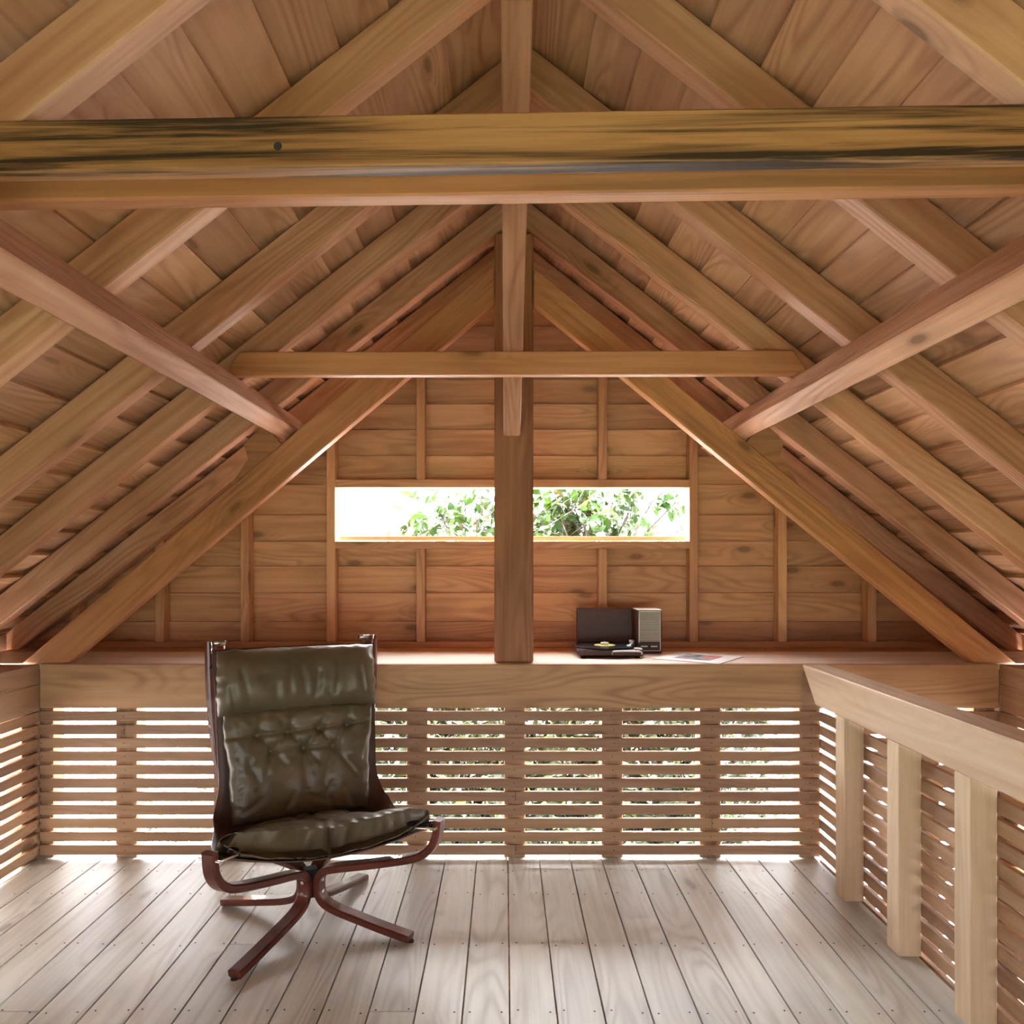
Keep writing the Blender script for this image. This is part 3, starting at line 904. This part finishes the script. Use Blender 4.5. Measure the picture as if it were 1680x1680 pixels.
# head roll
hc = []
rh = random.Random(8)
for x_ in (-0.75, -0.45, -0.12, 0.02, 0.25, 0.55, 0.8):
    hc.append((Vector((x_ * 0.3, rh.uniform(0.11, 0.19))), Vector(((x_ + rh.uniform(-.12, .12)) * 0.3, rh.uniform(0.02, 0.11))), rh.uniform(0.004, 0.008), 0.009))
for x_ in (-0.8, -0.3, 0.1, 0.5):
    hc.append((Vector((x_ * 0.3, 0.0)), Vector(((x_ + rh.uniform(-.2, .2)) * 0.3, rh.uniform(0.05, 0.09))), 0.006, 0.009))
def dent_head(u, v):
    p = Vector((u * 0.3, v * 0.2))
    s_ = 0
    for a, b_, amp, wd in hc:
        s_ = max(s_, amp * math.exp(-(seg_dist(p, a, b_) / wd) ** 2))
    return -s_ + 0.006 * noise.noise(Vector((u * 3, v * 2.0, 7.7))) + 0.003 * noise.noise(Vector((u * 9, v * 3, 1.7)))
W_HD = [(0, 0.31), (0.7, 0.295), (0.85, 0.305), (1.0, 0.302)]
pad('head_cushion', 0.795, 0.992, W_HD, 0.040, 0.066, 80, 40, dent_head, 9, 2.6, 0.55, 5)

# seat pad
sc = []
rs = random.Random(15)
for k in range(16):
    x_ = -0.85 + 1.7 * k / 15
    sc.append((Vector((x_ * 0.32, rs.uniform(0.0, 0.04))), Vector(((x_ + rs.uniform(-.10, .10)) * 0.30, rs.uniform(0.09, 0.2))), rs.uniform(0.003, 0.008), 0.010))
for (a, b_) in (((-0.2, 0.46), (0.0, 0.28)), ((0.15, 0.5), (0.0, 0.28)), ((0.0, 0.28), (0.05, 0.18)), ((-0.7, 0.4), (-0.3, 0.33)), ((0.7, 0.42), (0.35, 0.3))):
    sc.append((Vector((a[0] * 0.3, a[1])), Vector((b_[0] * 0.3, b_[1])), 0.010, 0.013))
def dent_seat(u, v):
    p = Vector((u * 0.3, v * 0.5))
    s_ = 0
    for a, b_, amp, wd in sc:
        s_ = max(s_, amp * math.exp(-(seg_dist(p, a, b_) / wd) ** 2))
    return -s_ + 0.007 * noise.noise(Vector((u * 2.5, v * 3.0, 2.2))) + 0.003 * noise.noise(Vector((u * 8, v * 6, 5.2)))
W_ST = [(0, 0.345), (0.10, 0.335), (0.25, 0.29), (0.42, 0.238), (1.0, 0.25)]
pad('seat_cushion', -0.02, 0.44, W_ST, 0.040, 0.070, 84, 60, dent_seat, 2.6, 9.0, 0.6, 9)
# ------------------------------------------------------------------ record player, speaker and sleeve on the shelf
M['case'] = plain('dark_brown_plastic', (0.070, 0.030, 0.028), 0.42, spec=0.3)
M['vinyl'] = plain('black_vinyl', (0.012, 0.013, 0.018), 0.22)
M['label'] = plain('yellow_label', (0.62, 0.66, 0.12), 0.5)
M['white'] = plain('white_plastic', (0.75, 0.75, 0.72), 0.4)
M['silver'] = plain('silver_trim', (0.55, 0.55, 0.54), 0.35, metal=0.7)
M['grille'] = plain('grey_grille', (0.55, 0.54, 0.48), 0.6)
M['card'] = plain('white_card', (0.80, 0.81, 0.80), 0.35)
def disc(b, c, r, z0, z1, seg=48, mat=0):
    b.cyl((c[0], c[1], z0), (c[0], c[1], z1), r, seg, mat=mat)
PO = Vector((0.486, 3.70, ZS))
pl = empty('record_player', PO)
tag(pl, 'portable record player on the shelf, dark lid upright and a record on its platter', 'record player')
b = MB(); b.box((-0.150, -0.140, 0.010), (0.150, 0.130, 0.038), 0.004); b.box((-0.145, -0.142, 0.016), (0.0, -0.1405, 0.020), 0)
base = b.build('base', M['case'], pl)
for fx in (-0.125, 0.125):
    for fy in (-0.12, 0.11):
        b = MB(); b.cyl((fx, fy, 0.0), (fx, fy, 0.0105), 0.011, 14); b.build('foot', M['strap'], base)
b = MB(); b.box((-0.130, 0.150, 0.012), (0.146, 0.164, 0.212), 0.004); b.box((-0.118, 0.1485, 0.024), (0.134, 0.150, 0.200), 0.001)
b.build('lid', M['case'], pl)
b = MB(); disc(b, (-0.010, 0.0), 0.105, 0.038, 0.043); b.build('platter', M['silver'], pl)
tube_obj('handle', [(catmull([(0.005, -0.143, 0.018), (0.006, -0.152, 0.030), (0.025, -0.155, 0.034), (0.115, -0.155, 0.034), (0.138, -0.152, 0.030), (0.142, -0.143, 0.018)], 6), 0.0042)], M['silver'], pl)
ta = tube_obj('tonearm', [(catmull([(0.128, 0.055, 0.060), (0.124, 0.02, 0.061), (0.112, -0.05, 0.059), (0.094, -0.085, 0.053)], 6), 0.0042)], M['silver'], pl)
b = MB(); b.cyl((0.128, 0.055, 0.038), (0.128, 0.055, 0.064), 0.013, 16); b.build('pivot', M['silver'], ta)
b = MB(); b.box((0.082, -0.105, 0.0485), (0.100, -0.078, 0.056), 0.002); b.build('head_shell', M['white'], ta)
b = MB(); b.box((0.112, -0.135, 0.038), (0.148, -0.085, 0.043), 0.002); b.build('control_plate', M['silver'], pl)

rec = empty('record', PO + Vector((-0.010, 0, 0.0435)))
b = MB(); disc(b, (0, 0), 0.150, 0.0, 0.0022, 72); vin = b.build('disc', M['vinyl'], rec)
b = MB(); disc(b, (0, 0), 0.050, 0.0022, 0.0028, 40); b.build('paper_label', M['label'], rec)
tag(rec, 'black vinyl record with a yellow label lying on the record player', 'record')
ad = MB(); disc(ad, (PO.x - 0.010, PO.y), 0.019, ZS + 0.0465, ZS + 0.058, 24); disc(ad, (PO.x - 0.010, PO.y), 0.006, ZS + 0.058, ZS + 0.061, 12)
tag(ad.build('spindle_adapter', M['white']), 'small white disc adapter in the middle of the record', 'adapter')

sp = empty('speaker', (0.6975, 3.743, ZS))
tag(sp, 'small upright speaker with a grey ribbed grille beside the record player', 'speaker')
b = MB(); b.box((-0.058, 0.0, 0.0), (0.058, 0.14, 0.207), 0.003); b.build('cabinet', M['case'], sp)
b = MB(); b.box((-0.0585, -0.002, 0.2072), (0.0585, 0.141, 0.2112), 0.001); b.build('top_trim', M['white'], sp)
b = MB()
for k in range(22):
    z = 0.058 + k * 0.0066
    b.box((-0.048, -0.004, z), (0.050, -0.0005, z + 0.0042), 0.0008)
b.build('grille', M['grille'], sp)
b = MB(); b.box((-0.052, -0.0025, 0.052), (-0.0485, -0.0002, 0.203), 0); b.box((0.0505, -0.0025, 0.012), (0.053, -0.0002, 0.203), 0); b.box((-0.052, -0.0025, 0.201), (0.053, -0.0002, 0.204), 0); b.box((-0.052, -0.0025, 0.012), (0.053, -0.0002, 0.0145), 0)
b.build('grille_frame', M['silver'], sp)
for kx in (-0.026, 0.022):
    b = MB(); b.box((kx - 0.016, -0.006, 0.031), (kx + 0.016, -0.0005, 0.037), 0.001); b.build('slider', M['silver'], sp)

e1 = Vector((0.174, 0.243)); ang = math.atan2(e1.y, e1.x)
sv = empty('record_sleeve', (0.890, 3.566, ZS), ang)
tag(sv, 'white record sleeve with a printed picture lying flat on the shelf', 'record sleeve')
b = MB(); b.box((-0.155, -0.155, 0.0005), (0.155, 0.155, 0.004), 0.001); b.build('card', M['card'], sv)
m, nt, bs = mat('printed_picture')
tc = N(nt, 'ShaderNodeTexCoord'); nz = N(nt, 'ShaderNodeTexNoise'); nz.inputs['Scale'].default_value = 9; nz.inputs['Detail'].default_value = 2
nt.links.new(tc.outputs['Object'], nz.inputs['Vector'])
nt.links.new(ramp(nt, nz.outputs['Fac'], [(0.38, (0.03, 0.035, 0.04)), (0.46, (0.18, 0.21, 0.22)), (0.54, (0.30, 0.32, 0.31)), (0.57, (0.55, 0.07, 0.06)), (0.66, (0.62, 0.22, 0.20))]), bs.inputs['Base Color'])
bs.inputs['Roughness'].default_value = 0.6
b = MB(); b.box((-0.088, -0.085, 0.004), (0.088, 0.085, 0.0044), 0); b.build('picture', m, sv)

# ------------------------------------------------------------------ ground outside
M['ground'] = plain('pale_gravel', (0.80, 0.79, 0.77), 0.9, bump=0.3, bscale=40, vary=0.12)
g = MB()
g.box((-30, -30, -2.5), (30, 45, -2.4), 0)
tag(g.build('ground', M['ground']), kind='structure')
M['light_sink'] = plain('light_sink_ground', (0.035, 0.06, 0.02), 0.9, bump=0.5, bscale=60, vary=0.3)  # unseen dark ground added behind the camera to cut upward bounce light
g = MB()
g.box((-30, -30, -2.4), (30, -1.7, -2.37), 0)
tag(g.build('ground', M['light_sink']), kind='structure')

def leaf_material(name, a, b_, c_):
    m, nt, b = mat(name)
    at = N(nt, 'ShaderNodeAttribute', attribute_name='rnd').outputs['Fac']
    col = ramp(nt, at, [(0.0, a), (0.5, b_), (0.85, b_), (1.0, c_)])
    nt.links.new(col, b.inputs['Base Color'])
    b.inputs['Roughness'].default_value = 0.4
    tr = N(nt, 'ShaderNodeBsdfTranslucent'); nt.links.new(col, tr.inputs['Color'])
    ms = N(nt, 'ShaderNodeMixShader'); ms.inputs[0].default_value = 0.35
    nt.links.new(b.outputs[0], ms.inputs[1]); nt.links.new(tr.outputs[0], ms.inputs[2])
    nt.links.new(ms.outputs[0], nt.nodes['Material Output'].inputs['Surface'])
    return m
M['leaf'] = leaf_material('leaf', (0.015, 0.045, 0.006), (0.034, 0.074, 0.010), (0.11, 0.07, 0.025))
M['leaf2'] = leaf_material('bluish_leaf', (0.05, 0.075, 0.055), (0.085, 0.12, 0.075), (0.12, 0.18, 0.04))
M['bark'] = plain('bark', (0.09, 0.08, 0.075), 0.85, bump=0.4, bscale=60)

def leaf(bm, gc, rn, p, d, up, ln, wd, r):
    d = d.normalized(); s = d.cross(up).normalized(); u = s.cross(d)
    prof = [(0.0, 0.0), (0.3, 0.85), (0.55, 1.0), (0.8, 0.6), (1.0, 0.0)]
    mid = [bm.verts.new(p + d * (ln * t) - u * (ln * 0.18 * t * t)) for t, _ in prof]
    L_ = [bm.verts.new(mid[i].co + s * (wd * q / 2) + u * wd * 0.12) for i, (t, q) in enumerate(prof) if 0 < i < 4]
    R_ = [bm.verts.new(mid[i].co - s * (wd * q / 2) + u * wd * 0.12) for i, (t, q) in enumerate(prof) if 0 < i < 4]
    for a, side in ((1, L_), (-1, R_)):
        for f in ([mid[0], mid[1], side[0]], [mid[1], mid[2], side[1], side[0]], [mid[2], mid[3], side[2], side[1]], [mid[3], mid[4], side[2]]):
            bm.faces.new(f if a > 0 else f[::-1]).smooth = True
    for v in mid + L_ + R_:
        v[rn] = r

def tree(name, label, cat, base, spec, leaves, size, material, seed, trunk_r=0.03, droop=0.2, group=None):
    """spec: list of (target point, number of twigs); leaves per twig; every twig carries its own leaves"""
    rd = random.Random(seed)
    root = empty(name, base)
    B = Vector(base)
    paths = []; lb = bmesh.new()
    gc = lb.verts.layers.float_vector.new('gc'); rn = lb.verts.layers.float.new('rnd')
    rv = lambda s: Vector((rd.uniform(-s, s), rd.uniform(-s, s), rd.uniform(-s, s)))
    top = max(p[2] for p, n in spec)
    lean = Vector((sum(p[0] for p, n in spec) / len(spec), sum(p[1] for p, n in spec) / len(spec), top)) - B
    tp = [B * 0 + lean * t + rv(0.05) * (t > 0) for t in (0, 0.2, 0.4, 0.6, 0.8, 0.95)]
    tp[0] = Vector((0, 0, 0))
    paths.append((tp, [trunk_r * (1 - 0.8 * i / 5) for i in range(6)]))
    for p, n in spec:
        p = Vector(p) - B
        k = min(4, max(1, int(5 * (p.z - 0.5) / max(0.1, tp[-1].z)) - 0))
        st = tp[k]
        mids = [st, st.lerp(p, 0.35) + rv(0.06), st.lerp(p, 0.7) + rv(0.06), p]
        paths.append((mids, [trunk_r * 0.45, trunk_r * 0.3, trunk_r * 0.2, trunk_r * 0.1]))
        for j in range(n):
            t = rd.uniform(0.25, 1.0)
            a = mids[1].lerp(mids[3], t)
            dirv = (rv(1) + Vector((0, 0, 0.3))).normalized()
            ln = rd.uniform(1.5, 5.0) * size
            e = a + dirv * ln
            m_ = a.lerp(e, 0.5) + rv(0.02)
            paths.append(([a, m_, e], [trunk_r * 0.10, trunk_r * 0.07, trunk_r * 0.04]))
            for q in range(leaves):
                tt = rd.uniform(0.2, 1.0)
                lp = a.lerp(e, tt) + rv(0.01)
                ld = dirv * 0.5 + rv(1.0) - Vector((0, 0, droop))
                leaf(lb, gc, rn, lp, ld, (Vector((0, 0, 1)) + rv(0.8)).normalized(), size * rd.uniform(0.6, 1.15), size * rd.uniform(0.4, 0.62), rd.random())
    b = MB(); b.add(tubes(paths, 6)); b.build('branches', M['bark'], root)
    me = bpy.data.meshes.new('foliage'); lb.to_mesh(me); lb.free()
    f = link('foliage', me, material, root)
    tag(root, label, cat, group)
    return root

rt = random.Random(3)
def pts(n, x0, x1, y, z0, z1, k):
    return [((rt.uniform(x0, x1), y + rt.uniform(-0.4, 0.4), rt.uniform(z0, z1)), k) for _ in range(n)]
tree('tree', 'leafy tree outside, filling the left window opening', 'tree', (-0.25, 6.4, -2.4), pts(24, -1.0, 0.3, 6.4, 1.2, 1.95, 6), 5, 0.13, M['leaf'], 11, 0.028)
tree('tree', 'leafy tree with a thin pale trunk outside, filling the right window opening', 'tree', (0.72, 6.7, -2.4), pts(36, 0.05, 1.75, 6.6, 1.2, 2.05, 7), 5, 0.12, M['leaf'], 12, 0.035)
for i, (x0, x1, y, lab) in enumerate(((-1.95, -0.95, 5.6, 'shrub outside the back slats, behind the left part of the chair'), (-1.0, -0.05, 5.4, 'shrub outside the back slats, just right of the chair'),
                           (-0.1, 0.85, 5.5, 'shrub outside the back slats, below the square post'), (0.8, 1.75, 5.6, 'shrub outside the back slats, left of the stair handrail end'))):
    tree('shrub', lab, 'shrub', ((x0 + x1) / 2, y, -2.4), pts(120, x0 - 0.1, x1 + 0.1, y, -1.0, 1.0, 7), 12, 0.085, M['leaf2'], 20 + i, 0.025, droop=0.1)
tree('shrub', 'low shrub outside the slats at the far left corner', 'shrub', (-2.75, 6.0, -2.4), pts(16, -3.3, -2.2, 6.0, -1.2, -0.35, 7), 8, 0.07, M['leaf2'], 31, 0.02)
